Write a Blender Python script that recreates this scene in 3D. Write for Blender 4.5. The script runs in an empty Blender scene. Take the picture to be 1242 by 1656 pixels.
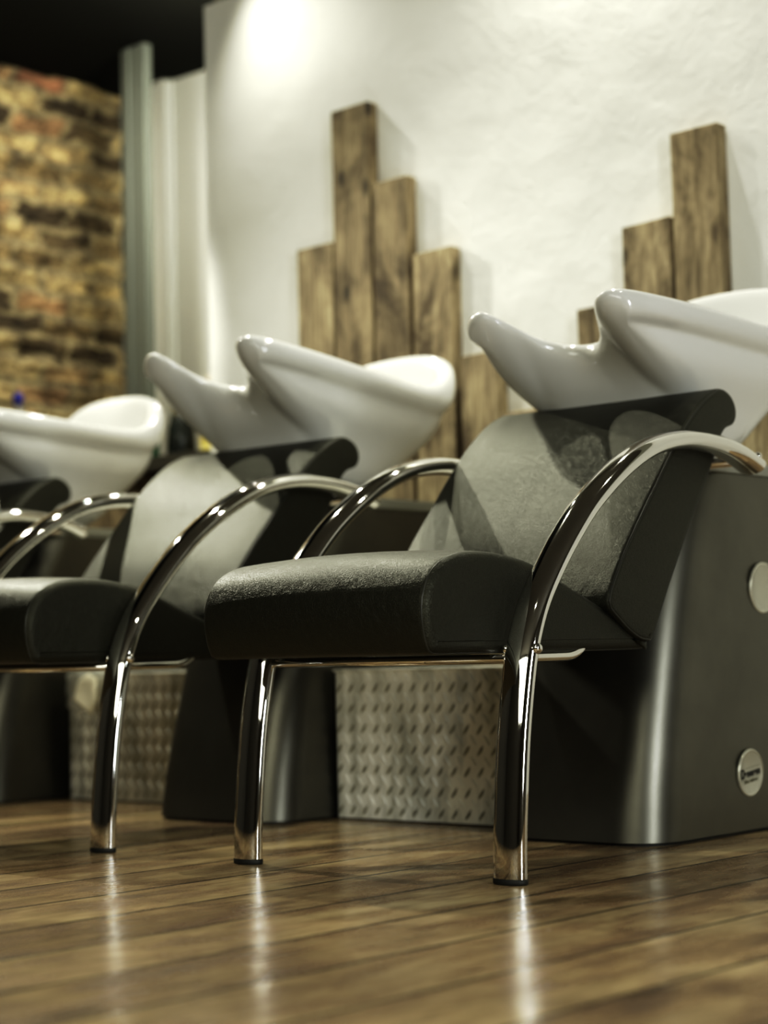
import bpy, bmesh, math, random
from mathutils import Vector, Matrix, noise
random.seed(7)
SC = bpy.context.scene
COL = SC.collection
R = math.radians

# ------------------------------------------------------------------ helpers
def link(o, parent=None, loc=None):
    COL.objects.link(o)
    if parent is not None: o.parent = parent
    if loc is not None: o.location = loc
    return o

def mesh(name, verts, faces, mat=None, parent=None, smooth=True, loc=None, sharp=None):
    me = bpy.data.meshes.new(name)
    me.from_pydata([tuple(v) for v in verts], [], faces)
    me.update()
    bm = bmesh.new(); bm.from_mesh(me)
    bmesh.ops.recalc_face_normals(bm, faces=bm.faces)
    if sharp is not None:
        for e in bm.edges:
            if len(e.link_faces) == 2 and e.calc_face_angle(0) > R(sharp): e.smooth = False
    for f in bm.faces: f.smooth = smooth
    bm.to_mesh(me); bm.free()
    o = bpy.data.objects.new(name, me)
    if mat: me.materials.append(mat)
    return link(o, parent, loc)

def tag(o, label=None, cat=None, group=None, kind=None):
    if label: o['label'] = label
    if cat: o['category'] = cat
    if group: o['group'] = group
    if kind: o['kind'] = kind
    return o

def empty(name, loc, rz=0):
    o = bpy.data.objects.new(name, None); o.empty_display_size = .05
    link(o); o.location = loc; o.rotation_euler[2] = rz
    return o

def loft(rows, close_u=True, cap0=False, cap1=False):
    n = len(rows[0]); V = [p for r in rows for p in r]; F = []
    for i in range(len(rows)-1):
        for j in range(n if close_u else n-1):
            k = (j+1) % n
            F.append((i*n+j, i*n+k, (i+1)*n+k, (i+1)*n+j))
    if cap0: F.append(tuple(range(n-1, -1, -1)))
    if cap1: F.append(tuple((len(rows)-1)*n+j for j in range(n)))
    return V, F

def merge(parts):
    V, F = [], []
    for v, f in parts:
        o = len(V); V += list(v); F += [tuple(i+o for i in q) for q in f]
    return V, F

def box(x0, x1, y0, y1, z0, z1):
    V = [(x0,y0,z0),(x1,y0,z0),(x1,y1,z0),(x0,y1,z0),(x0,y0,z1),(x1,y0,z1),(x1,y1,z1),(x0,y1,z1)]
    return V, [(0,3,2,1),(4,5,6,7),(0,1,5,4),(1,2,6,5),(2,3,7,6),(3,0,4,7)]

def bevel_mod(o, w, seg=3):
    m = o.modifiers.new('bevel', 'BEVEL'); m.width = w; m.segments = seg; m.limit_method = 'ANGLE'; m.angle_limit = R(40)
    return o

def catmull(P, n, closed=False):
    P = [Vector(p) for p in P]; N = len(P); out = []
    segs = N if closed else N-1
    for i in range(segs):
        if closed: p0, p1, p2, p3 = P[(i-1)%N], P[i], P[(i+1)%N], P[(i+2)%N]
        else: p0, p1, p2, p3 = P[max(i-1,0)], P[i], P[i+1], P[min(i+2,N-1)]
        for k in range(n):
            t = k/n
            out.append(.5*((2*p1)+(p2-p0)*t+(2*p0-5*p1+4*p2-p3)*t*t+(3*p1-p0-3*p2+p3)*t**3))
    if not closed: out.append(P[-1])
    return out

def tube(path, a, b=None, side=(1,0,0), seg=20, cap=True, closed=False):
    """elliptical tube: a = half width along `side`, b = half width across"""
    b = a if b is None else b
    path = [Vector(p) for p in path]; rows = []; S = Vector(side).normalized(); N = len(path)
    for i, p in enumerate(path):
        if closed: t = (path[(i+1)%N]-path[i-1]).normalized()
        else: t = (path[min(i+1,N-1)]-path[max(i-1,0)]).normalized()
        s = (S - t*S.dot(t))
        if s.length < .05: s = t.orthogonal()
        s.normalize(); u = t.cross(s).normalized()
        rows.append([p + s*(a*math.cos(q)) + u*(b*math.sin(q)) for q in (2*math.pi*k/seg for k in range(seg))])
    if closed:
        rows.append(rows[0]); return loft(rows)
    return loft(rows, cap0=cap, cap1=cap)

def lathe(prof, seg=24, axis='z', c=(0,0,0)):
    rows = []
    for r, h in prof:
        row = []
        for k in range(seg):
            q = 2*math.pi*k/seg; x, y = r*math.cos(q), r*math.sin(q)
            if axis == 'z': v = (c[0]+x, c[1]+y, c[2]+h)
            elif axis == 'y': v = (c[0]+x, c[1]+h, c[2]+y)
            else: v = (c[0]+h, c[1]+x, c[2]+y)
            row.append(v)
        rows.append(row)
    return loft(rows, cap0=True, cap1=True)

def rrect(hw, y0, y1, rf, rb, z, n=8):
    """rounded rectangle in plan"""
    P = []
    for cx, cy, r, a0 in ((hw-rf, y0+rf, rf, -90), (hw-rb, y1-rb, rb, 0), (-hw+rb, y1-rb, rb, 90), (-hw+rf, y0+rf, rf, 180)):
        for k in range(n+1):
            a = R(a0 + 90*k/n); P.append((cx+r*math.cos(a), cy+r*math.sin(a), z))
    return P

# ------------------------------------------------------------------ materials
def newmat(name):
    m = bpy.data.materials.new(name); m.use_nodes = True
    nt = m.node_tree; b = nt.nodes['Principled BSDF']
    return m, nt, b
def simple(name, col, rough=.5, metal=0, **kw):
    m, nt, b = newmat(name)
    b.inputs['Base Color'].default_value = (*col, 1); b.inputs['Roughness'].default_value = rough; b.inputs['Metallic'].default_value = metal
    for k, v in kw.items(): b.inputs[k.replace('_', ' ')].default_value = v
    return m
def N(nt, typ, **kw):
    n = nt.nodes.new(typ)
    for k, v in kw.items():
        if k in n.inputs.keys(): n.inputs[k].default_value = v
        else: setattr(n, k, v)
    return n
def L(nt, a, b): nt.links.new(a, b)
def ramp(nt, fac, stops):
    r = nt.nodes.new('ShaderNodeValToRGB'); e = r.color_ramp.elements
    while len(e) < len(stops): e.new(.5)
    for i, (p, c) in enumerate(stops):
        e[i].position = p; e[i].color = (*c, 1) if len(c) == 3 else c
    L(nt, fac, r.inputs[0]); return r.outputs[0]
def coords(nt, scale=(1,1,1), rot=(0,0,0), src='Object'):
    t = nt.nodes.new('ShaderNodeTexCoord'); m = nt.nodes.new('ShaderNodeMapping')
    m.inputs['Scale'].default_value = scale; m.inputs['Rotation'].default_value = rot
    L(nt, t.outputs[src], m.inputs[0]); return m.outputs[0]
def noise_tex(nt, vec, scale, detail=4, rough=.55, dist=0):
    n = N(nt, 'ShaderNodeTexNoise'); n.inputs['Scale'].default_value = scale; n.inputs['Detail'].default_value = detail
    n.inputs['Roughness'].default_value = rough; n.inputs['Distortion'].default_value = dist
    L(nt, vec, n.inputs['Vector']); return n.outputs['Fac']
def bump(nt, h, strength, dist, b, prev=None):
    n = nt.nodes.new('ShaderNodeBump'); n.inputs['Strength'].default_value = strength; n.inputs['Distance'].default_value = dist
    L(nt, h, n.inputs['Height'])
    if prev: L(nt, prev, n.inputs['Normal'])
    L(nt, n.outputs[0], b.inputs['Normal']); return n.outputs[0]
def mixc(nt, f, a, b, mode='MIX'):
    m = nt.nodes.new('ShaderNodeMix'); m.data_type = 'RGBA'; m.blend_type = mode
    for s, v in ((0, f), (6, a), (7, b)):
        if hasattr(v, 'links'): L(nt, v, m.inputs[s])
        elif s == 0: m.inputs[0].default_value = v
        else: m.inputs[s].default_value = (*v, 1)
    return m.outputs[2]
def math_n(nt, op, a, b=0.0, c=None):
    m = nt.nodes.new('ShaderNodeMath'); m.operation = op
    for i, v in enumerate((a, b) if c is None else (a, b, c)):
        if hasattr(v, 'links'): L(nt, v, m.inputs[i])
        else: m.inputs[i].default_value = v
    return m.outputs[0]

def mat_leather():
    m, nt, b = newmat('black_leather')
    b.inputs['Base Color'].default_value = (.011, .0112, .008, 1)
    b.inputs['Specular IOR Level'].default_value = .5; b.inputs['Specular Tint'].default_value = (1, .99, .80, 1)
    v = coords(nt)
    b.inputs['Roughness'].default_value = .46
    vo = N(nt, 'ShaderNodeTexVoronoi'); vo.feature = 'DISTANCE_TO_EDGE'; vo.inputs['Scale'].default_value = 280
    nz = N(nt, 'ShaderNodeTexNoise'); nz.inputs['Scale'].default_value = 60; nz.inputs['Detail'].default_value = 3
    L(nt, v, nz.inputs['Vector'])
    wv = nt.nodes.new('ShaderNodeMix'); wv.data_type = 'VECTOR'; wv.inputs[0].default_value = .02
    L(nt, v, wv.inputs[4]); L(nt, nz.outputs['Color'], wv.inputs[5]); L(nt, wv.outputs[1], vo.inputs['Vector'])
    h = math_n(nt, 'MINIMUM', math_n(nt, 'MULTIPLY', vo.outputs['Distance'], 4), .6)
    p = bump(nt, h, .5, .0008, b)
    return m

def mat_brushed():
    m, nt, b = newmat('brushed_steel')
    v = coords(nt, (1, 1, .012))
    f = noise_tex(nt, v, 900, 3, .6)
    v2 = coords(nt); g = noise_tex(nt, v2, 3.5, 4, .6)
    b.inputs['Metallic'].default_value = .92
    L(nt, ramp(nt, g, [(.3, (.13, .126, .108)), (.7, (.185, .18, .155))]), b.inputs['Base Color'])
    r = math_n(nt, 'MULTIPLY_ADD', f, .14, .31); L(nt, r, b.inputs['Roughness'])
    bump(nt, f, .05, .0004, b)
    return m

def mat_plaster():
    m, nt, b = newmat('white_plaster')
    v = coords(nt)
    a = noise_tex(nt, v, 9, 6, .62, .3); c = noise_tex(nt, v, 60, 5, .6); d = noise_tex(nt, v, 1.3, 3, .5)
    L(nt, ramp(nt, d, [(.3, (.76, .76, .715)), (.7, (.84, .84, .795))]), b.inputs['Base Color'])
    b.inputs['Roughness'].default_value = .85
    p = bump(nt, a, .35, .012, b); bump(nt, c, .3, .003, b, p)
    return m

def mat_wood_plank():
    m, nt, b = newmat('reclaimed_wood')
    oi = nt.nodes.new('ShaderNodeObjectInfo')
    t = nt.nodes.new('ShaderNodeTexCoord')
    off = nt.nodes.new('ShaderNodeVectorMath'); off.operation = 'MULTIPLY_ADD'
    cmb = nt.nodes.new('ShaderNodeCombineXYZ')
    for i in range(3): L(nt, oi.outputs['Random'], cmb.inputs[i])
    off.inputs[1].default_value = (37, 11, 53)
    L(nt, cmb.outputs[0], off.inputs[0]); L(nt, t.outputs['Object'], off.inputs[2])
    mp = nt.nodes.new('ShaderNodeMapping'); mp.inputs['Scale'].default_value = (1, 1, .09); L(nt, off.outputs[0], mp.inputs[0])
    g = noise_tex(nt, mp.outputs[0], 75, 5, .62, .6)
    mp2 = nt.nodes.new('ShaderNodeMapping'); mp2.inputs['Scale'].default_value = (1, 1, .45); L(nt, off.outputs[0], mp2.inputs[0])
    s = noise_tex(nt, mp2.outputs[0], 10, 5, .7, .4)
    col = ramp(nt, g, [(.25, (.19, .15, .095)), (.5, (.36, .30, .195)), (.75, (.54, .475, .33))])
    stain = ramp(nt, s, [(.36, (.22, .18, .15)), (.50, (.72, .68, .63)), (.62, (1.08, 1.06, 1.0))])
    c2 = mixc(nt, 1.0, col, stain, 'MULTIPLY')
    # knots
    vo = N(nt, 'ShaderNodeTexVoronoi'); vo.inputs['Scale'].default_value = 11
    L(nt, mp2.outputs[0], vo.inputs['Vector'])
    k = ramp(nt, vo.outputs['Distance'], [(.07, (.06, .04, .02)), (.16, (1, 1, 1))])
    c3 = mixc(nt, .85, c2, k, 'MULTIPLY')
    tint = ramp(nt, oi.outputs['Random'], [(0, (.74, .72, .72)), (.5, (.92, .92, .95)), (1, (1.08, 1.09, 1.12))])
    c4 = mixc(nt, 1.0, c3, tint, 'MULTIPLY')
    L(nt, c4, b.inputs['Base Color']); b.inputs['Roughness'].default_value = .7
    bump(nt, g, .5, .002, b)
    return m

def mat_floor():
    m, nt, b = newmat('varnished_floorboards')
    t = nt.nodes.new('ShaderNodeTexCoord')
    sp = nt.nodes.new('ShaderNodeSeparateXYZ'); L(nt, t.outputs['Object'], sp.inputs[0])
    X = sp.outputs[0]; Y = sp.outputs[1]
    W = .182
    u = math_n(nt, 'DIVIDE', math_n(nt, 'ADD', X, 20*W - .101), W)
    # slightly wandering seams
    idx = math_n(nt, 'FLOOR', u); fr = math_n(nt, 'FRACT', u)
    wn = N(nt, 'ShaderNodeTexWhiteNoise'); wn.noise_dimensions = '1D'; L(nt, idx, wn.inputs['W'])
    edge = math_n(nt, 'MINIMUM', fr, math_n(nt, 'SUBTRACT', 1.0, fr))
    gapn = noise_tex(nt, coords(nt, (1, .6, 1)), 9, 3)
    gw = math_n(nt, 'MULTIPLY_ADD', gapn, .03, .008)
    gap = math_n(nt, 'LESS_THAN', edge, gw)
    # per board shifted coordinates
    cb = nt.nodes.new('ShaderNodeCombineXYZ')
    L(nt, X, cb.inputs[0]); L(nt, math_n(nt, 'MULTIPLY_ADD', wn.outputs['Value'], 9, Y), cb.inputs[1]); L(nt, math_n(nt, 'MULTIPLY', wn.outputs['Value'], 31), cb.inputs[2])
    mp = nt.nodes.new('ShaderNodeMapping'); mp.inputs['Scale'].default_value = (1, .16, 1); L(nt, cb.outputs[0], mp.inputs[0])
    g = noise_tex(nt, mp.outputs[0], 48, 5, .6, .8)
    mp2 = nt.nodes.new('ShaderNodeMapping'); mp2.inputs['Scale'].default_value = (1, .35, 1); L(nt, cb.outputs[0], mp2.inputs[0])
    s = noise_tex(nt, mp2.outputs[0], 11, 6, .68, .3)
    w2 = noise_tex(nt, t.outputs['Object'], 2.2, 4, .6)
    col = ramp(nt, g, [(.2, (.26, .20, .135)), (.55, (.42, .335, .22)), (.85, (.56, .47, .325))])
    st = ramp(nt, s, [(.30, (.36, .29, .25)), (.45, (.72, .64, .58)), (.60, (1.15, 1.15, 1.08))])
    c = mixc(nt, 1.0, col, st, 'MULTIPLY')
    c = mixc(nt, 1.0, c, ramp(nt, w2, [(.35, (.72, .68, .68)), (.65, (1.22, 1.22, 1.17))]), 'MULTIPLY')
    c = mixc(nt, 1.0, c, ramp(nt, wn.outputs['Value'], [(0, (.85, .82, .8)), (1, (1.12, 1.12, 1.1))]), 'MULTIPLY')
    vo = N(nt, 'ShaderNodeTexVoronoi'); vo.inputs['Scale'].default_value = 6.5; L(nt, mp2.outputs[0], vo.inputs['Vector'])
    c = mixc(nt, .7, c, ramp(nt, vo.outputs['Distance'], [(.05, (.16, .11, .09)), (.15, (1, 1, 1))]), 'MULTIPLY')
    c = mixc(nt, math_n(nt, 'MULTIPLY', gap, .85), c, (.018, .012, .008))
    L(nt, c, b.inputs['Base Color'])
    r = ramp(nt, s, [(.3, (.34,)*3), (.6, (.19,)*3)])
    L(nt, r, b.inputs['Roughness'])
    b.inputs['Specular IOR Level'].default_value = .45
    h = math_n(nt, 'SUBTRACT', math_n(nt, 'MULTIPLY', g, .25), math_n(nt, 'MULTIPLY', gap, 1.0))
    p = bump(nt, h, .35, .0025, b)
    bump(nt, noise_tex(nt, t.outputs['Object'], 14, 3), .25, .004, b, p)
    return m

def mat_brick():
    m, nt, b = newmat('old_brick')
    t = nt.nodes.new('ShaderNodeTexCoord')
    sp = nt.nodes.new('ShaderNodeSeparateXYZ'); L(nt, t.outputs['Object'], sp.inputs[0])
    cb = nt.nodes.new('ShaderNodeCombineXYZ'); L(nt, sp.outputs[1], cb.inputs[0]); L(nt, sp.outputs[2], cb.inputs[1])
    nz = N(nt, 'ShaderNodeTexNoise'); nz.inputs['Scale'].default_value = 9; nz.inputs['Detail'].default_value = 3; L(nt, cb.outputs[0], nz.inputs['Vector'])
    wv = nt.nodes.new('ShaderNodeVectorMath'); wv.operation = 'MULTIPLY_ADD'; wv.inputs[1].default_value = (.07, .06, 0)
    L(nt, nz.outputs['Color'], wv.inputs[0]); L(nt, cb.outputs[0], wv.inputs[2])
    br = N(nt, 'ShaderNodeTexBrick'); L(nt, wv.outputs[0], br.inputs['Vector'])
    br.inputs['Scale'].default_value = 1; br.inputs['Brick Width'].default_value = .225; br.inputs['Row Height'].default_value = .078
    br.inputs['Mortar Size'].default_value = .015; br.inputs['Mortar Smooth'].default_value = .6; br.inputs['Bias'].default_value = -.1
    br.inputs['Color1'].default_value = (0, 0, 0, 1); br.inputs['Color2'].default_value = (1, 1, 1, 1); br.inputs['Mortar'].default_value = (.5, .5, .5, 1)
    bc = ramp(nt, br.outputs['Color'], [(0, (.06, .045, .03)), (.2, (.22, .17, .10)), (.5, (.40, .33, .20)), (.78, (.33, .26, .155)), (.9, (.22, .10, .07)), (1, (.15, .11, .07))])
    a = noise_tex(nt, cb.outputs[0], 13, 6, .7); d = noise_tex(nt, cb.outputs[0], 45, 4, .6)
    c = mixc(nt, 1.0, bc, ramp(nt, a, [(.32, (.30, .26, .22)), (.48, (1.0, .96, .9)), (.66, (2.0, 1.95, 1.75))]), 'MULTIPLY')
    c = mixc(nt, 1.0, c, ramp(nt, d, [(.35, (.65, .62, .6)), (.65, (1.25, 1.25, 1.2))]), 'MULTIPLY')
    mo = mixc(nt, br.outputs['Fac'], c, ramp(nt, a, [(.35, (.07, .05, .035)), (.62, (.46, .38, .23))]))
    L(nt, mo, b.inputs['Base Color']); b.inputs['Roughness'].default_value = .9
    h = math_n(nt, 'SUBTRACT', math_n(nt, 'MULTIPLY', a, 1.2), br.outputs['Fac'])
    bump(nt, h, .9, .02, b)
    return m

def mat_tread():
    m, nt, b = newmat('diamond_plate_metal')
    v = coords(nt); a = noise_tex(nt, v, 14, 5, .65); c = noise_tex(nt, coords(nt, (1, 1, .25)), 16, 4, .6)
    b.inputs['Metallic'].default_value = .08
    L(nt, ramp(nt, c, [(.38, (.52, .52, .46)), (.56, (.98, .97, .90))]), b.inputs['Base Color'])
    L(nt, ramp(nt, a, [(.3, (.26,)*3), (.7, (.42,)*3)]), b.inputs['Roughness'])
    bump(nt, noise_tex(nt, coords(nt, (1, 1, .2)), 18, 4, .6), .5, .006, b)
    return m

M = {}
M['leather'] = mat_leather()
M['chrome'] = simple('polished_chrome', (.78, .77, .74), .045, 1)
M['ceramic'] = simple('white_ceramic', (.73, .73, .705), .12, 0, Coat_Weight=.6, Coat_Roughness=.04)
M['steel'] = mat_brushed()
M['cap'] = simple('grey_plastic', (.27, .27, .235), .35)
M['rubber'] = simple('black_rubber', (.012, .012, .011), .6)
M['plaster'] = mat_plaster()
M['wood'] = mat_wood_plank()
M['floor'] = mat_floor()
M['brick'] = mat_brick()
M['tread'] = mat_tread()
M['tread_dark'] = simple('shaded_tread_metal', (.36, .36, .30), .35, .5)  # darker copy of the plate: shading painted onto one lozenge direction
M['black'] = simple('black_paint', (.004, .004, .003), .9, 0, Specular_IOR_Level=.1)
M['badge'] = simple('silver_grey_plastic', (.50, .49, .41), .3, .2)
M['badge_rim'] = simple('bright_silver_rim', (.62, .61, .52), .22, .5)
M['ink'] = simple('black_ink', (.01, .01, .009), .5)
M['ink2'] = simple('olive_ink', (.10, .095, .05), .5)
M['post'] = simple('grey_painted_timber', (.17, .18, .16), .5)
M['white'] = simple('white_gloss_paint', (.72, .72, .67), .5)
M['slab'] = simple('dark_slab', (.045, .042, .035), .35)
M['thread'] = simple('welt_leather', (.030, .030, .024), .35)
M['ceil'] = simple('grey_green_ceiling', (.34, .34, .28), .8)
M['dark'] = simple('dim_wall_paint', (.085, .078, .064), .8)

# ------------------------------------------------------------------ cushion builder
def inset_poly(P, d):
    n = len(P); out = []
    A = sum(P[i][0]*P[(i+1)%n][1]-P[(i+1)%n][0]*P[i][1] for i in range(n))
    sg = 1 if A > 0 else -1
    for i in range(n):
        a, b = P[i-1], P[(i+1)%n]; t = Vector((b[0]-a[0], b[1]-a[1]))
        if t.length < 1e-9: out.append(P[i]); continue
        t.normalize(); nr = Vector((-t.y, t.x))*sg
        out.append((P[i][0]+nr.x*d, P[i][1]+nr.y*d))
    return out

def cushion(prof, hw, r, bulge=.012, crown=None, nst=9):
    """prof: closed (y,z) polygon extruded along x with rounded side edges"""
    xs = []
    for k in range(nst+1):
        a = math.pi/2*k/nst; xs.append((hw-r+r*math.sin(a), r*(1-math.cos(a))))
    half = [(0, 0), (hw*.25, 0), (hw*.5, 0), (hw*.75, 0)] + xs
    st = [(-x, d) for x, d in reversed(half[1:])] + half
    cy = sum(p[0] for p in prof)/len(prof); cz = sum(p[1] for p in prof)/len(prof)
    def ring(x, d, k=0):
        P = inset_poly(prof, d)
        out = []
        for y, z in P:
            if k: y, z = y+(cy-y)*k, z+(cz-z)*k
            if crown: y, z = crown(x, y, z)
            out.append((x, y, z))
        return out
    rows = []
    rows.append(ring(-hw-.0002, r+.0018))
    rows += [ring(x, d) for x, d in st]
    rows.append(ring(hw+.0002, r+.0018))
    V, F = loft(rows); n = len(prof)
    from mathutils.geometry import tessellate_polygon
    for i0 in (0, (len(rows)-1)*n):
        for t in tessellate_polygon([[Vector((0, V[i0+j][1], V[i0+j][2])) for j in range(n)]]): F.append(tuple(i0+j for j in t))
    return V, F

# ------------------------------------------------------------------ the backwash unit (local origin = centre line, x 0)
AX = .278   # armrest centre plane
def build_basin(root):
    st = [  # rim centre line        low ring at z .80         base ring
        ((0, .655, .922), (0, .700), (0, .745)),
        ((.045, .640, .925), (.045, .700), (.04, .748)),
        ((.086, .595, .939), (.085, .702), (.075, .755)),
        ((.112, .540, .963), (.117, .708), (.095, .765)),
        ((.132, .503, .982), (.144, .722), (.108, .78)),
        ((.160, .515, .986), (.166, .748), (.118, .80)),
        ((.186, .570, .982), (.178, .790), (.124, .82)),
        ((.207, .680, .974), (.180, .840), (.127, .85)),
        ((.217, .820, .966), (.182, .920), (.122, .89)),
        ((.217, .945, .962), (.172, .985), (.108, .92)),
        ((.213, 1.035, .970), (.150, 1.030), (.088, .945)),
        ((.197, 1.102, 1.006), (.120, 1.055), (.064, .96)),
        ((.164, 1.146, 1.054), (.085, 1.070), (.04, .968)),
        ((.112, 1.164, 1.078), (.055, 1.078), (.025, .970)),
        ((.055, 1.170, 1.086), (.027, 1.080), (.012, .971)),
        ((0, 1.172, 1.088), (0, 1.081), (0, .972))]
    full = st + [((-a[0], a[1], a[2]), (-b[0], b[1]), (-c[0], c[1])) for a, b, c in reversed(st[1:-1])]
    RM = catmull([a for a, _, _ in full], 3, True)
    LO = catmull([(b[0], b[1], .80) for _, b, _ in full], 3, True)
    BA = catmull([(c[0], c[1], .70) for _, _, c in full], 3, True)
    n = len(RM); nor = []
    for i in range(n):
        t = RM[(i+1)%n]-RM[i-1]; v = Vector((t.y, -t.x, 0))
        nor.append(v.normalized())
    # smooth the normals
    for _ in range(2): nor = [(nor[i-1]+nor[i]*2+nor[(i+1)%n]).normalized() for i in range(n)]
    rows = [[] for _ in range(18)]
    cen = Vector((0, .90, .80))
    for i in range(n):
        r, nn, lo, ba = RM[i], nor[i], LO[i], BA[i]
        s = min(i, n-i)/3.0           # station index
        w = max(0, min(1, (s-3.9)/1.5)); w = w*w*(3-2*w)  # 0 on the neck apron, 1 along the sides
        inn = r + nn*-.032
        k_ = max(0, min(1, (s-9.3)/2.2)); k_ = 1+.6*k_*k_*(3-2*k_)
        L2 = Vector((cen.x+(lo.x-cen.x)*.84, cen.y+(lo.y-cen.y)*.84, .832)); L1 = Vector((cen.x+(lo.x-cen.x)*.45, cen.y+(lo.y-cen.y)*.45, .806))
        rows[0].append(Vector((lo.x*.08, cen.y+(lo.y-cen.y)*.08, .80)))
        rows[1].append(L1)
        rows[2].append(L2)
        base = r + nn*-.030 + Vector((0, 0, -.022))
        b3 = r + nn*-.036 + Vector((0, 0, -.085*k_)); b4 = r + nn*-.027 + Vector((0, 0, -.034))
        rows[3].append(base.lerp(L2, .66).lerp(b3, w))
        rows[4].append(base.lerp(L2, .22).lerp(b4, w))
        rows[5].append(r + nn*-.022 + Vector((0, 0, -.010)))
        rows[6].append(r + nn*-.012 + Vector((0, 0, .0)))
        rows[7].append(r + nn*.004 + Vector((0, 0, .0)))
        lo3 = Vector((lo.x, lo.y, .80)); d = (lo3-r).normalized()
        m_ = nn - d*nn.dot(d)
        m_ = m_.normalized() if m_.length > .1 else nn
        def ap(t, off): return r.lerp(lo3, t) + m_*off
        def bz(t, bul):
            p0 = r + nn*.004 + Vector((0, 0, -.058*k_))
            return p0.lerp(lo3, t) + nn*(bul*math.sin(math.pi*t))
        Z = lambda o, z: r + nn*o + Vector((0, 0, z*(k_ if z < -.02 else 1)))
        side = [Z(.018, -.010), Z(.024, -.026), Z(.022, -.044), Z(.008, -.054), Z(-.003, -.060), bz(.18, .012), bz(.55, .024)]
        apr = [Z(.017, -.005).lerp(ap(.03, .022), .5), ap(.11, .029), ap(.24, .030), ap(.37, .027), ap(.50, .023), ap(.64, .018), ap(.82, .009)]
        for q in range(7): rows[8+q].append(apr[q].lerp(side[q], w))
        rows[15].append(Vector((lo.x, lo.y, .80)))
        m_ = Vector((lo.x, lo.y, .80)).lerp(ba, .55); m_ += nn*.012*w
        rows[16].append(m_)
        rows[17].append(Vector((ba.x, ba.y, .694)))
    PV = Vector((0, .93, .86))                       # basin tips about this point
    rows = [[p - PV for p in rw] for rw in rows]
    V, F = loft(rows, cap0=True, cap1=True)
    o = mesh('basin', V, F, M['ceramic'], root, loc=PV)
    s = o.modifiers.new('sub', 'SUBSURF'); s.levels = 2; s.render_levels = 2
    d = lathe([(.0, -.004), (.022, -.004), (.026, 0), (.024, .003), (.012, .0035), (.0, .003)], 24, 'z', tuple(cen - PV + Vector((0, 0, .004))))
    mesh('drain', *d, M['chrome'], o)
    return o

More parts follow.
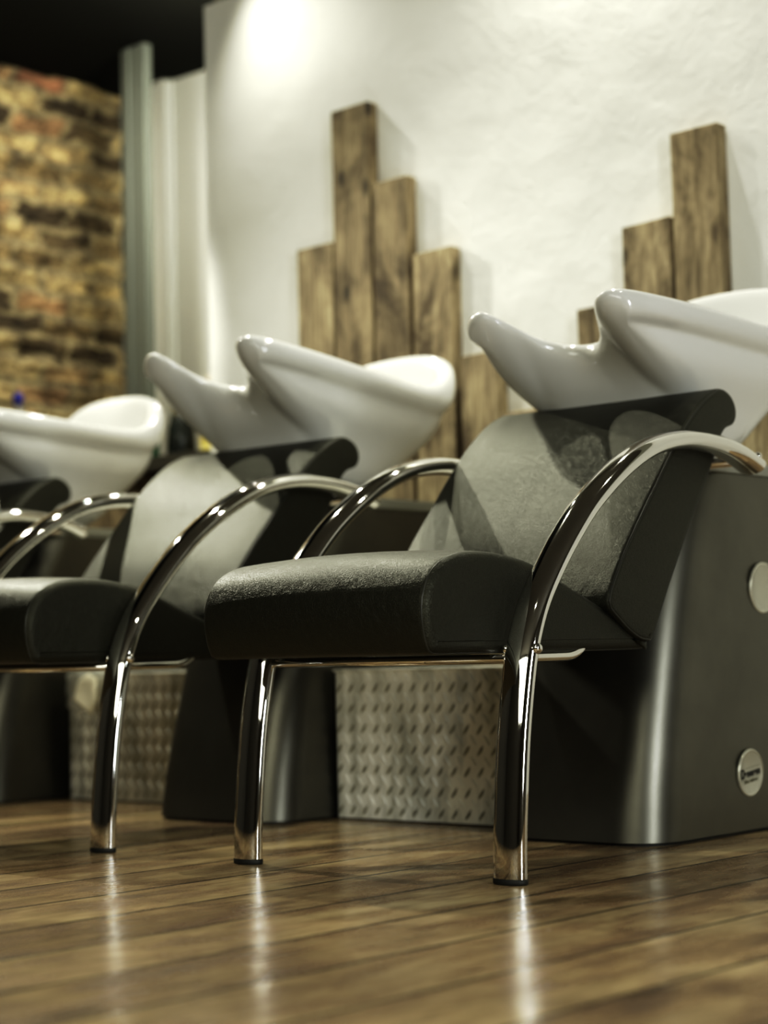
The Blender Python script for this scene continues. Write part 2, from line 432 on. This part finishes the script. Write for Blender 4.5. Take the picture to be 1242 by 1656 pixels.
def build_unit():
    root = empty('backwash_unit', (0, 0, 0))
    # --- pedestal: lofted sheet-metal column, front leaning back towards the basin
    rows = []
    fy = [(0.006, .518), (.10, .533), (.20, .556), (.30, .583), (.40, .612), (.50, .645), (.58, .678), (.64, .712), (.672, .735)]
    for z, y in fy:
        hw = .197 - .022*(z/.67)
        rows.append(rrect(hw, y, 1.22, .09, .03, z, 10))
    V, F = loft(rows, cap0=True, cap1=True)
    ped = mesh('pedestal', V, F, M['steel'], root, sharp=50)
    V, F = loft([rrect(.186, .530, 1.21, .07, .03, z, 10) for z in (0, .0065)], cap0=True, cap1=True)
    mesh('plinth', V, F, M['rubber'], ped, sharp=50)
    V, F = loft([rrect(hw, y, 1.225, .07, .03, z, 10) for hw, y, z in ((.176, .738, .6725), (.180, .738, .674), (.180, .744, .692), (.176, .750, .696))], cap0=True, cap1=True)
    mesh('top_cap', V, F, M['cap'], root, sharp=50)
    # round badges on the side
    def disc(name, y, z, r, x, parent, tilt=0):
        V, F = lathe([(r*.99, 0), (r, .002), (r*.985, .004), (r*.93, .0052), (r*.90, .0035), (r*.885, .0030), (0.0005, .0030)], 48, 'x', (0, 0, 0))
        o = mesh(name, V, F, M['badge'], parent, loc=(x, y, z))
        me = o.data; me.materials.append(M['badge_rim'])
        for f in me.polygons:
            c = f.center
            if math.hypot(c.y, c.z) > r*.905: f.material_index = 1
        o.rotation_euler = (tilt, R(2.2), 0)
        return o
    b1 = disc('badge', .845, .111, .0445, .1940, ped, R(6.5))
    b2 = disc('cover_disc', .936, .457, .049, .1828, ped)
    def letters(txt, size, y, z, sx, off, mat, name, parent):
        cu = bpy.data.curves.new(name, 'FONT'); cu.body = txt; cu.size = size; cu.align_x = 'CENTER'; cu.align_y = 'CENTER'; cu.extrude = .0002; cu.offset = off
        t = bpy.data.objects.new(name, cu); COL.objects.link(t)
        dg = bpy.context.evaluated_depsgraph_get(); me = bpy.data.meshes.new_from_object(t.evaluated_get(dg))
        bpy.data.objects.remove(t)
        me.transform(Matrix(((0, 0, 1, 0), (sx, 0, 0, 0), (0, 1, 0, 0), (0, 0, 0, 1))))
        me.materials.clear(); me.materials.append(mat)
        o = bpy.data.objects.new(name, me); link(o, parent, (.0034, y, z)); return o
    letters('D', .0235, -.0285, .0005, .8, .0009, M['ink'], 'lettering', b1)
    letters('remmann', .0178, .0035, -.0005, .88, .0009, M['ink'], 'lettering', b1)
    letters('Salon Ambience', .0085, .000, -.0145, .9, .0003, M['ink2'], 'lettering', b1)
    V, F = merge([box(0, .0004, -.022, .034, .0098, .0103), box(0, .0004, -.034, .034, -.0096, -.0091)])
    mesh('rule_line', V, F, M['ink2'], b1, False, (.0031, 0, 0))
    # --- seat
    P = [(-.112, .345), (-.126, .358), (-.134, .385), (-.136, .412), (-.131, .437), (-.117, .462), (-.094, .481), (-.060, .494), (-.02, .499), (.03, .499), (.08, .494),
         (.13, .485), (.18, .469), (.23, .450), (.30, .425), (.366, .397), (.42, .372), (.452, .356), (.448, .348), (.42, .345), (.30, .344), (.15, .344), (0, .344), (-.06, .344)]
    prof = [(p.x, p.y) for p in catmull([(a, b, 0) for a, b in P], 3, True)]
    hw = .243
    def crown(x, y, z):
        c = 1-(x/hw)**2
        if c < 0: c = 0
        k = max(0, min(1, (z-.40)/.09)); f = max(0, min(1, (-.05-y)/.08))
        return (y - .006*c*f, z + .010*c*k*max(0, min(1, (.33-y)/.1)))
    V, F = cushion(prof, hw-.002, .016, .0015, crown)
    seat = mesh('seat', V, F, M['leather'], root)
    for s in (-1, 1):
        rim = inset_poly(prof, .0018)
        pts = [(s*(hw-.0125),) + crown(hw, y, z) for y, z in rim]
        V, F = tube(pts, .0019, .0019, (1, 0, 0), 8, False, True)
        mesh('piping', V, F, M['thread'], seat)
    # --- backrest
    P = [(.323, .425), (.360, .490), (.400, .541), (.438, .585), (.476, .627), (.518, .675), (.562, .721), (.600, .756), (.640, .786), (.675, .805), (.705, .814), (.735, .805), (.752, .786),
         (.753, .765), (.740, .749), (.714, .740), (.692, .718), (.657, .662), (.612, .600), (.567, .537), (.508, .450), (.455, .368), (.435, .358), (.400, .366), (.355, .392)]
    prof = [(p.x, p.y) for p in catmull([(a, b, 0) for a, b in P], 3, True)]
    def bcrown(x, y, z):
        c = max(0, 1-(x/.25)**2); t = max(0, min(1, (z-.44)/.1))*max(0, min(1, (.80-z)/.1))
        d = (y-.45)-(z-.5)                      # >0 on the rear face
        return (y, z) if d > .05 else (y-.006*c*t, z+.006*c*t)
    V, F = cushion(prof, .250, .009, .003, bcrown)
    back = mesh('backrest', V, F, M['leather'], root)
    for s in (-1, 1):
        pts = [(s*.2475,) + bcrown(.25, y, z) for y, z in inset_poly(prof, .0035)]
        V, F = tube(pts, .0019, .0019, (1, 0, 0), 8, False, True)
        mesh('piping', V, F, M['thread'], back)
    # --- arm and leg in one oval chrome tube, each side
    AP = [(0, .008), (.002, .06), (.007, .12), (.017, .21), (.030, .284), (.046, .349), (.074, .412), (.115, .468), (.168, .526), (.230, .582), (.321, .642), (.415, .684), (.515, .704),
          (.610, .704), (.690, .692), (.752, .672)]
    path = [Vector(p) for p in catmull([(0, y, z) for y, z in AP], 6)]
    for s in (-1, 1):
        V, F = tube(path, .0295, .0168, (1, 0, 0), 32)
        V = [Vector(v) for v in V]
        arm = mesh('armrest', V, F, M['chrome'], root, loc=(s*AX, 0, 0), sharp=60)
        V, F = loft([[(.0303*math.cos(a)*k, .0178*math.sin(a)*k, z) for a in (2*math.pi*i/32 for i in range(32))] for z, k in ((0, .96), (.002, 1), (.0085, 1), (.0095, .9))], cap0=True, cap1=True)
        mesh('rubber_foot', V, F, M['rubber'], arm)
        dome = [(.0001, .0075), (.004, .0070), (.0075, .0045), (.0088, .001), (.0088, -.004), (.0001, -.004)]
        for q in (-1, 1):
            V, F = lathe([(r, q*h) for r, h in dome], 20, 'x', (q*.0285, .0455, .350)); mesh('bolt', V, F, M['chrome'], arm)
        V, F = lathe([(r*.8, h*.8) for r, h in dome], 20, 'x', (.020, .742, .688)); 
        if s > 0: mesh('bolt', V, F, M['chrome'], arm)
        else:
            V = [(-a, b, c) for a, b, c in V]; mesh('bolt', V, F, M['chrome'], arm)
    # --- underseat rail: cross bar through the legs plus two side runners curling in under the seat
    cross = [(-AX+.01, .045, .335), (AX-.01, .045, .335)]
    V1 = tube(cross, .0095, .0075, (0, 1, 0), 14)
    sides = []
    for s in (-1, 1):
        pts = catmull([(s*.268, .050, .340), (s*.240, .075, .338), (s*.228, .12, .3365), (s*.228, .20, .3365), (s*.228, .238, .338), (s*.228, .262, .346), (s*.228, .275, .356)], 6)
        sides.append(tube(pts, .0085, .0085, (0, 0, 1), 14))
    V, F = merge([V1]+sides)
    mesh('seat_rail', V, F, M['chrome'], root)
    # --- hidden hinge bar joining arm ends behind the backrest
    V, F = merge([tube([(-AX+.01, .735, .682), (AX-.01, .735, .682)], .010, .010, (0, 1, 0), 14)])
    mesh('rear_bracket', V, F, M['chrome'], root)
    build_basin(root)
    return root

def kids(o): return [c for c in bpy.data.objects if c.parent == o]
def copy_tree(o, parent=None):
    c = o.copy(); COL.objects.link(c)
    if parent is not None: c.parent = parent
    for ch in kids(o): copy_tree(ch, c)
    return c

PITCH = .9312; CX = -.278
unit = build_unit()
bpy.context.view_layer.update()
G = 'shampoo backwash units in a row along the white wall'
u2 = copy_tree(unit); u3 = copy_tree(unit)
unit.location = (CX, 0, 0); u2.location = (CX-PITCH, 0, 0); u3.location = (CX-2*PITCH-.073, .05, 0); u3.rotation_euler[2] = R(3.2)
tag(unit, 'nearest backwash unit at the right, its whole black leather seat showing below a white basin', 'backwash unit', G)
tag(u2, 'middle backwash unit whose white basin stands before the left cluster of wooden planks', 'backwash unit', G)
tag(u3, 'farthest backwash unit cut by the left edge, its basin in front of the brick wall', 'backwash unit', G)
for o in kids(u2):
    if o.name.startswith('basin'): o.rotation_euler[0] = R(-5.5)
for o in kids(u3):
    if o.name.startswith('basin'): o.rotation_euler[0] = R(-.5)

# ------------------------------------------------------------------ tread-plate boxes between the pedestals
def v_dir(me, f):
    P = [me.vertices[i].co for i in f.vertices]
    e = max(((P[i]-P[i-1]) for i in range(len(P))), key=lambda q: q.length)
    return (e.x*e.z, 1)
def tread_box(x0, x1, y0, y1, h, label):
    t = .002
    root = empty('tread_plate_box', ((x0+x1)/2, y0, 0)); cx = (x0+x1)/2
    a, b = x0-cx, x1-cx; d = y1-y0
    parts = [box(a, b, 0, .003, 0.004, h), box(a, a+.003, 0, d, 0.004, h), box(b-.003, b, 0, d, 0.004, h), box(a, b, d-.003, d, .004, h)]
    i = 0; pz = .0345
    z = .018
    def loz(x, z, s):
        L_, W_, H_ = .0150, .0040, .0055
        ca, sa = math.cos(R(55*s)), math.sin(R(55*s))
        P = []
        for u, v, w in ((-L_, 0, 0), (0, -W_, 0), (L_, 0, 0), (0, W_, 0), (-L_*.45, 0, 1), (L_*.45, 0, 1)):
            P.append((x+u*ca-v*sa, -w*H_+.0002, z+u*sa+v*ca))
        return P, [(0, 1, 5, 4), (1, 2, 5), (2, 3, 5), (3, 0, 4, 5)]
    nx = int((b-a)/pz); nz = int((h-.02)/.0425)+1
    for ix in range(nx+1):
        for iz in range(nz):
            x = a+.012+ix*pz; zz = .022+iz*.0425
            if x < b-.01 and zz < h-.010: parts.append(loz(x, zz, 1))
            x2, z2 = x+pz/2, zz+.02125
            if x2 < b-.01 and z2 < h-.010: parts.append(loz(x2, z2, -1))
    V, F = merge(parts)
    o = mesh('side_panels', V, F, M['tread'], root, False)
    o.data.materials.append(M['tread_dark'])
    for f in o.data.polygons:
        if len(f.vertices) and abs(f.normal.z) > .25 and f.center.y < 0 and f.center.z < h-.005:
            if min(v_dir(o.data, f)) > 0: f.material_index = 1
    V, F = box(a-.003, b+.003, -.005, d, h, h+.004)
    bevel_mod(mesh('lid', V, F, M['tread'], root, False), .0015, 2)
    V, F = box(a+.004, b-.004, .006, d-.004, 0, .006)
    mesh('base_strip', V, F, M['rubber'], root, False)
    tag(root, label, 'box', 'tread plate boxes between the pedestals')
    return root
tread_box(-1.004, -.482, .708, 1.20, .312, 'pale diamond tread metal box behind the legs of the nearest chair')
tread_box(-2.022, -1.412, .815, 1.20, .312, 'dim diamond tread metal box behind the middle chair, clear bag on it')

# ------------------------------------------------------------------ plastic bag and packet over the far box
random.seed(3)
def bag():
    nx, nz = 22, 26; V = []; F = []
    for i in range(nx+1):
        for j in range(nz+1):
            u = i/nx; v = j/nz
            # v 0 lies on the lid, then folds over the edge and hangs
            w = .085*(1-.25*v) ; x = (u-.5)*2*w
            s = v*.16
            if s < .05: y, z = .05-s, .3195
            else: y, z = -.006-.012*math.sin((s-.05)*14), .3195-(s-.05)*(.95-.35*abs(u-.45))
            nzv = noise.noise_vector(Vector((u*5, v*6, 2.2)))
            edge = 1 if v > .33 else .25
            y += -.010*edge*abs(nzv.x)-.006*edge*max(0, math.sin(u*19+v*7)); z += (.008*nzv.z if v > .33 else .010*abs(nzv.z)); x += .008*nzv.y
            V.append((x, y, z))
    for i in range(nx):
        for j in range(nz):
            a = i*(nz+1)+j; F.append((a, a+1, a+nz+2, a+nz+1))
    m, nt, b = newmat('clear_film')
    b.inputs['Base Color'].default_value = (.9, .9, .82, 1); b.inputs['Roughness'].default_value = .18
    b.inputs['Alpha'].default_value = .4; b.inputs['Specular IOR Level'].default_value = 1.0
    o = mesh('plastic_bag', V, F, m, loc=(-1.93, .806, 0))
    tag(o, 'crumpled clear plastic bag hanging over the edge of the far tread plate box', 'bag')
    # cream packet held in the bag
    P = [(-.030, 0, .300), (.004, 0, .318), (.040, 0, .306), (.052, 0, .255), (.046, 0, .214), (.010, 0, .232), (-.034, 0, .252)]
    rows = [[(x*k, y-(.318-(.265+(z-.265)*k))*.25, .265+(z-.265)*k) for x, _, z in P] for y, k in ((-.002, .55), (-.004, .8), (.0, 1), (.003, .9), (.004, .5))]
    V, F = loft(rows, cap0=True, cap1=True)
    pm = simple('cream_paper', (.95, .90, .72), .6)
    o = mesh('paper_packet', V, F, pm, loc=(-1.905, .777, 0)); bevel_mod(o, .001, 2)
    tag(o, 'small cream packet caught at the clear bag, beside the middle chair leg', 'packet')
bag()

# ------------------------------------------------------------------ the skyline of reclaimed planks on the wall
WY = 1.44
planks = [  # x0, x1, top, label
 (-1.753, -1.622, 1.453, 'short wooden plank at the left end of the plank cluster behind the middle basin'),
 (-1.616, -1.484, 1.808, 'tallest rough wooden plank behind the middle basin'),
 (-1.474, -1.356, 1.586, 'second tallest plank of the left cluster, right beside its tallest one'),
 (-1.343, -1.215, 1.375, 'plank ending at medium height on the right of the left cluster, curved shadow beside it'),
 (-1.193, -1.074, 1.091, 'low knotty plank just right of the middle basin rim'),
 (-1.069, -.937, .935, 'lowest wooden plank, only its top edge seen above the nearest backrest'),
 (-.832, -.706, 1.160, 'small plank end seen in the notch between the horns of the nearest basin'),
 (-.697, -.566, 1.336, 'dark grey brown plank rising left of the tall plank behind the nearest basin'),
 (-.556, -.430, 1.532, 'tallest plank behind the nearest basin, dark stained along its left edge'),
 (-.418, -.290, .930, 'low plank behind the nearest pedestal at the right edge')]
for i, (x0, x1, top, lab) in enumerate(planks):
    w = x1-x0; nz = 24; rows = []
    ph = random.random()*9
    for k in range(nz+1):
        z = top*k/nz
        a = .0022*noise.noise(Vector((ph, z*7, 0))); b = .0022*noise.noise(Vector((ph, z*7, 5)))
        if k == nz: z0, z1 = top-.003, top+.004*noise.noise(Vector((ph, 3, 3)))
        else: z0 = z1 = z
        rows.append([(-w/2+a, -.02, z0), (w/2+b, -.02, z1), (w/2+b, .0195, z1), (-w/2+a, .0195, z0)])
    V, F = loft(rows, cap0=True, cap1=True)
    o = mesh('wooden_plank', V, F, M['wood'], None, False, ((x0+x1)/2, WY-.02, 0))
    bevel_mod(o, .0022, 2)
    tag(o, lab, 'plank', 'reclaimed planks standing against the white wall')

# ------------------------------------------------------------------ room shell
def struct(name, V, F, mat, **kw):
    o = mesh(name, V, F, mat, None, False, **kw); o['kind'] = 'structure'; return o
XL, XR, YF, YB = -3.30, 3.6, -4.6, 2.14; ZC = 2.375; ZT = 2.75
V, F = box(XL-.1, XR+.1, YF-.1, YB+.1, -.06, 0); struct('floor', V, F, M['floor'])
# main white wall with lightly uneven face
def uneven_wall(x0, x1, z0, z1, y, thick, amp, nx, nz):
    rows = []; V = []; F = []
    for i in range(nx+1):
        for j in range(nz+1):
            x = x0+(x1-x0)*i/nx; z = z0+(z1-z0)*j/nz
            d = amp*(noise.noise(Vector((x*2.2, z*2.2, 0)))+.45*noise.noise(Vector((x*7, z*7, 4))))
            if i in (0, nx) or j in (0, nz): d = 0
            V.append((x, y+abs(d), z))
    for i in range(nx):
        for j in range(nz):
            a = i*(nz+1)+j; F.append((a, a+nz+1, a+nz+2, a+1))
    return V, F
a = uneven_wall(-2.145, XR, 0, 2.24, WY, .3, .007, 190, 90)
b = ([(-2.145, WY, 0), (-2.145, YB, 0), (-2.145, YB, 2.24), (-2.145, WY, 2.24), (XR, YB, 2.24), (XR, WY, 2.24)], [(0, 3, 2, 1), (3, 5, 4, 2)])
V, F = merge([a, b]); o = struct('wall_back', V, F, M['plaster'])
for f in o.data.polygons: f.use_smooth = True
for f in o.data.polygons:
    if abs(f.normal.y) < .5: f.use_smooth = False
V, F = box(-2.12, XR, WY+.02, YB, 2.24, ZT); struct('trim_1', V, F, M['ceil'])
V, F = box(-2.16, XR+.1, YF-.1, YB+.1, ZT, ZT+.08); struct('ceiling', V, F, M['dark'])
V, F = merge([box(XL-.1, -2.16, .6, YB+.1, ZC, ZC+.08), box(XL-.1, -2.16, YF-.1, .6, ZT, ZT+.08), box(XL-.1, -2.16, .55, .6, ZC, ZT), box(-2.20, -2.16, .6, YB+.1, ZC+.08, ZT)])
struct('ceiling_black', V, F, M['black'])
V, F = box(XL-.02, -2.145, YB, YB+.1, 0, ZC); struct('wall_recess', V, F, M['white'])
V, F = merge([box(-3.115, -3.06, YB-.03, YB, 0, ZC), box(-3.06, -3.045, YB-.012, YB, 0, ZC)]); struct('trim_2', V, F, M['white'])
# brick wall, really uneven
ny, nz = 230, 300; V = []; F = []
y0, y1 = -.6, YB
for i in range(ny+1):
    for j in range(nz+1):
        y = y0+(y1-y0)*i/ny; z = (ZC)*j/nz
        nv = noise.noise_vector(Vector((y*9, z*9, 0)))
        yy, zz = y+.018*nv.x, z+.018*nv.y
        row = math.floor(zz/.078); fz = zz/.078-row; fy = (yy/.225+(.5 if row % 2 else 0)); cyi = math.floor(fy); fy -= cyi
        e = min(min(fz, 1-fz)*.078, min(fy, 1-fy)*.225)
        h = min(1, e/.014); rnd = noise.cell(Vector((cyi*1.37+.1, row*2.11+.3, .5)))
        d = .022*h + .016*rnd*h + .014*noise.noise(Vector((y*14, z*14, 7))) + .007*noise.noise(Vector((y*45, z*45, 1)))
        V.append((XL-.03+d, y, z))
for i in range(ny):
    for j in range(nz):
        a = i*(nz+1)+j; F.append((a, a+1, a+nz+2, a+nz+1))
o = struct('wall_left', V, F, M['brick'])
for f in o.data.polygons: f.use_smooth = True
V, F = box(XL-.10, XL-.03, YF, -.6, 0, ZT); struct('wall_left_front', V, F, M['dark'])
V, F = box(XR, XR+.1, YF, YB, 0, ZT); struct('wall_right', V, F, M['dark'])
V, F = box(XL-.1, XR+.1, YF-.1, YF, 0, ZT); struct('wall_front', V, F, M['dark'])

# grey painted post in the corner opening
V, F = merge([box(-.092, .030, 0, .03, 0, ZC), box(-.060, -.045, -.008, .01, 0, ZC), box(-.038, .030, -.005, .01, 0, ZC)])
o = mesh('timber_post', V, F, M['post'], None, False, (-2.838, 1.80, 0)); bevel_mod(o, .004, 2)
tag(o, 'grey painted timber post standing between the brick wall and the white recess', 'post')

# ------------------------------------------------------------------ counter in the recess with bottles
root = empty('counter', (-2.72, 1.47, 0))
V, F = box(-.56, .57, 0, .30, .905, .95); bevel_mod(mesh('countertop', V, F, M['slab'], root, False), .004, 2)
V, F = box(-.55, .56, .03, .29, 0, .905); 
cw = M['wood']
mesh('front_panel', V, F, cw, root, False)
tag(root, 'wooden counter with a dark slab top in the recess behind the far basins', 'counter')

def bottle(name, loc, profs, label, cat='bottle', group=None):
    r = empty(name, loc)
    for nm, pr, mat in profs:
        V, F = lathe(pr, 28); mesh(nm, V, F, mat, r)
    tag(r, label, cat, group); return r
green = simple('dark_green_plastic', (.015, .13, .06), .2)
pink = simple('pale_pink_label', (.85, .62, .52), .5)
blackp = simple('black_plastic', (.012, .014, .012), .25)
tan = simple('tan_plastic', (.42, .36, .25), .4)
red = simple('red_plastic', (.42, .045, .04), .3)
blue = simple('blue_plastic', (.02, .02, .30), .3)
cl = simple('clear_plastic', (.85, .85, .80), .08, 0, Transmission_Weight=.85, IOR=1.3)
yel = simple('yellow_card', (.72, .62, .22), .6)
yel2 = simple('yellow_card_lid', (.55, .45, .12), .6)
GB = 'bottles on the counter in the recess'
b = bottle('shampoo_bottle', (-2.500, 1.51, .95), [
    ('body', [(.0001, 0), (.036, 0), (.040, .006), (.040, .11), (.034, .13), (.016, .145), (.0001, .146)], green),
    ('cap', [(.0001, .1455), (.015, .1455), (.015, .172), (.0001, .173)], green)],
    'dark green bottle with a round pinkish label beside the far basin rim', group=GB)
V, F = [], []
for k in range(25):
    for j in range(9):
        a = R(-90-12+100*k/24); t = (k/24-.5)*2; h = math.sqrt(max(0, 1-t*t))*.045
        V.append((.0406*math.cos(a), .0406*math.sin(a), .068+h*(j/4-1)))
for k in range(24):
    for j in range(8):
        q = k*9+j; F.append((q, q+9, q+10, q+1))
mesh('label', V, F, pink, b)
bottle('lotion_bottle', (-2.432, 1.590, .95), [
    ('body', [(.0001, 0), (.042, 0), (.046, .006), (.042, .08), (.032, .125), (.030, .13), (.0001, .131)], blackp),
    ('shoulder', [(.0001, .130), (.030, .130), (.030, .165), (.026, .19), (.0001, .191)], tan),
    ('cap', [(.0001, .190), (.027, .190), (.026, .22), (.0001, .222)], red)],
    'black bottle with tan shoulder and red cap, behind the green bottle', group=GB)
bottle('tube_bottle', (-2.415, 1.70, .95), [
    ('body', [(.0001, 0), (.034, 0), (.036, .01), (.032, .20), (.018, .235), (.0001, .236)], tan),
    ('cap', [(.0001, .235), (.016, .235), (.014, .262), (.0001, .263)], tan)],
    'tall tan bottle between the black bottle and the yellow box', group=GB)
bottle('spray_bottle', (-3.15, 1.535, .95), [
    ('body', [(.0001, 0), (.034, 0), (.037, .006), (.037, .17), (.030, .21), (.014, .235), (.0001, .236)], cl),
    ('cap', [(.0001, .2355), (.016, .2355), (.017, .262), (.010, .275), (.0001, .276)], blue)],
    'clear bottle with a dark blue cap in front of the brick wall', group=GB)
root = empty('cardboard_box', (-2.275, 1.62, .95))
V, F = box(-.075, .06, -.03, .05, 0, .042); bevel_mod(mesh('carton', V, F, yel, root, False), .002, 2)
V, F = box(-.077, .062, -.032, .052, .042, .054); bevel_mod(mesh('lid', V, F, yel2, root, False), .002, 2)
tag(root, 'small yellow box on the counter at the corner of the white wall', 'box')

# ------------------------------------------------------------------ lights
def lamp(name, typ, loc, energy, col=(1, .97, .86), target=None, **kw):
    l = bpy.data.lights.new(name, typ); l.energy = energy; l.color = col
    for k, v in kw.items(): setattr(l, k, v)
    o = bpy.data.objects.new(name, l); link(o); o.location = loc
    if target is not None:
        d = Vector(target)-Vector(loc); o.rotation_euler = d.to_track_quat('-Z', 'Y').to_euler()
    return o
WARM = (1, .98, .89)
lamp('wall_spot', 'SPOT', (-2.04, 1.22, 2.42), 29, WARM, (-1.1, 1.2, .8), spot_size=R(104), spot_blend=1, shadow_soft_size=.02)
lamp('wall_spot', 'SPOT', (-.74, 1.29, 2.66), 85, WARM, (-.7, 1.0, .5), spot_size=R(110), spot_blend=1, shadow_soft_size=.02)
lamp('wash_spot', 'SPOT', (-1.85, .66, 2.70), 88, WARM, (-.85, .35, .5), spot_size=R(92), spot_blend=.8, shadow_soft_size=.022)
lamp('brick_fill', 'SPOT', (-2.45, .85, 2.32), 32, WARM, (-3.3, 1.5, 1.5), spot_size=R(110), spot_blend=.9, shadow_soft_size=.03)  # added fill light that brightens the brick wall
lamp('wash_spot', 'SPOT', (-2.95, .62, 2.32), 175, WARM, (-1.2, .6, .7), spot_size=R(72), spot_blend=.8, shadow_soft_size=.022)
lamp('wash_spot', 'SPOT', (.15, .72, 2.70), 16, WARM, (.1, 1.1, .6), spot_size=R(115), spot_blend=.9, shadow_soft_size=.03)
lamp('recess_fill', 'POINT', (-2.26, 1.58, 2.05), 15, (1, .99, .94), shadow_soft_size=.04)  # added lamp hidden behind the wall corner to whiten the recess
lamp('counter_fill', 'SPOT', (-2.0, .75, 2.36), 130, WARM, (-2.45, 1.52, 1.0), spot_size=R(28), spot_blend=.6, shadow_soft_size=.03)  # narrow beam from out of view, added to lift the bottles
lamp('room_spot', 'SPOT', (.2, -1.6, 2.68), 22, WARM, (.2, -1.2, 0), spot_size=R(100), spot_blend=.9, shadow_soft_size=.05)
lamp('side_window', 'AREA', (3.5, -1.45, 1.2), 72, (.90, .93, 1.0), (-.5, .2, .6), shape='RECTANGLE', size=.5, size_y=1.7)
lamp('front_fill', 'AREA', (.4, -4.5, 2.05), 78, (1, .98, .9), (-.3, .5, .7), shape='RECTANGLE', size=4, size_y=1.2)

w = bpy.data.worlds.new('world'); SC.world = w; w.use_nodes = True
w.node_tree.nodes['Background'].inputs[0].default_value = (.9, .92, .8, 1); w.node_tree.nodes['Background'].inputs[1].default_value = .05

# ------------------------------------------------------------------ camera
f, yaw, pit, rol, cx, cy, cz = 3029.2, .71911, .07604, -.02353, 1.73028, -2.24312, .34573
fw = Vector((-math.sin(yaw)*math.cos(pit), math.cos(yaw)*math.cos(pit), math.sin(pit)))
r = Vector((math.cos(yaw), math.sin(yaw), 0)); u = r.cross(fw)
r2 = r*math.cos(rol)+u*math.sin(rol); u2_ = r2.cross(fw)
cam = bpy.data.cameras.new('camera'); co = bpy.data.objects.new('camera', cam); link(co)
mt = Matrix((( r2.x, u2_.x, -fw.x, cx), (r2.y, u2_.y, -fw.y, cy), (r2.z, u2_.z, -fw.z, cz), (0, 0, 0, 1)))
co.matrix_world = mt
cam.sensor_fit = 'HORIZONTAL'; cam.sensor_width = 36; cam.lens = f*36/1242
cam.clip_start = .05
cam.dof.use_dof = True; cam.dof.focus_distance = 2.93; cam.dof.aperture_fstop = 3.0
SC.camera = co
SC.view_settings.view_transform = 'Standard'; SC.view_settings.look = 'None'
SC.view_settings.exposure = .12
vs = SC.view_settings; vs.use_curve_mapping = True
cm = vs.curve_mapping
def setc(ci, pts):
    c = cm.curves[ci]
    c.points[0].location = pts[0]; c.points[-1].location = pts[-1]
    for p in pts[1:-1]: c.points.new(*p)
setc(3, [(0, 0), (.035, .017), (.12, .088), (.45, .50), (1, 1)])
setc(2, [(0, 0), (.2, .180), (1, .965)])
setc(0, [(0, 0), (.5, .493), (1, .985)])
cm.update()
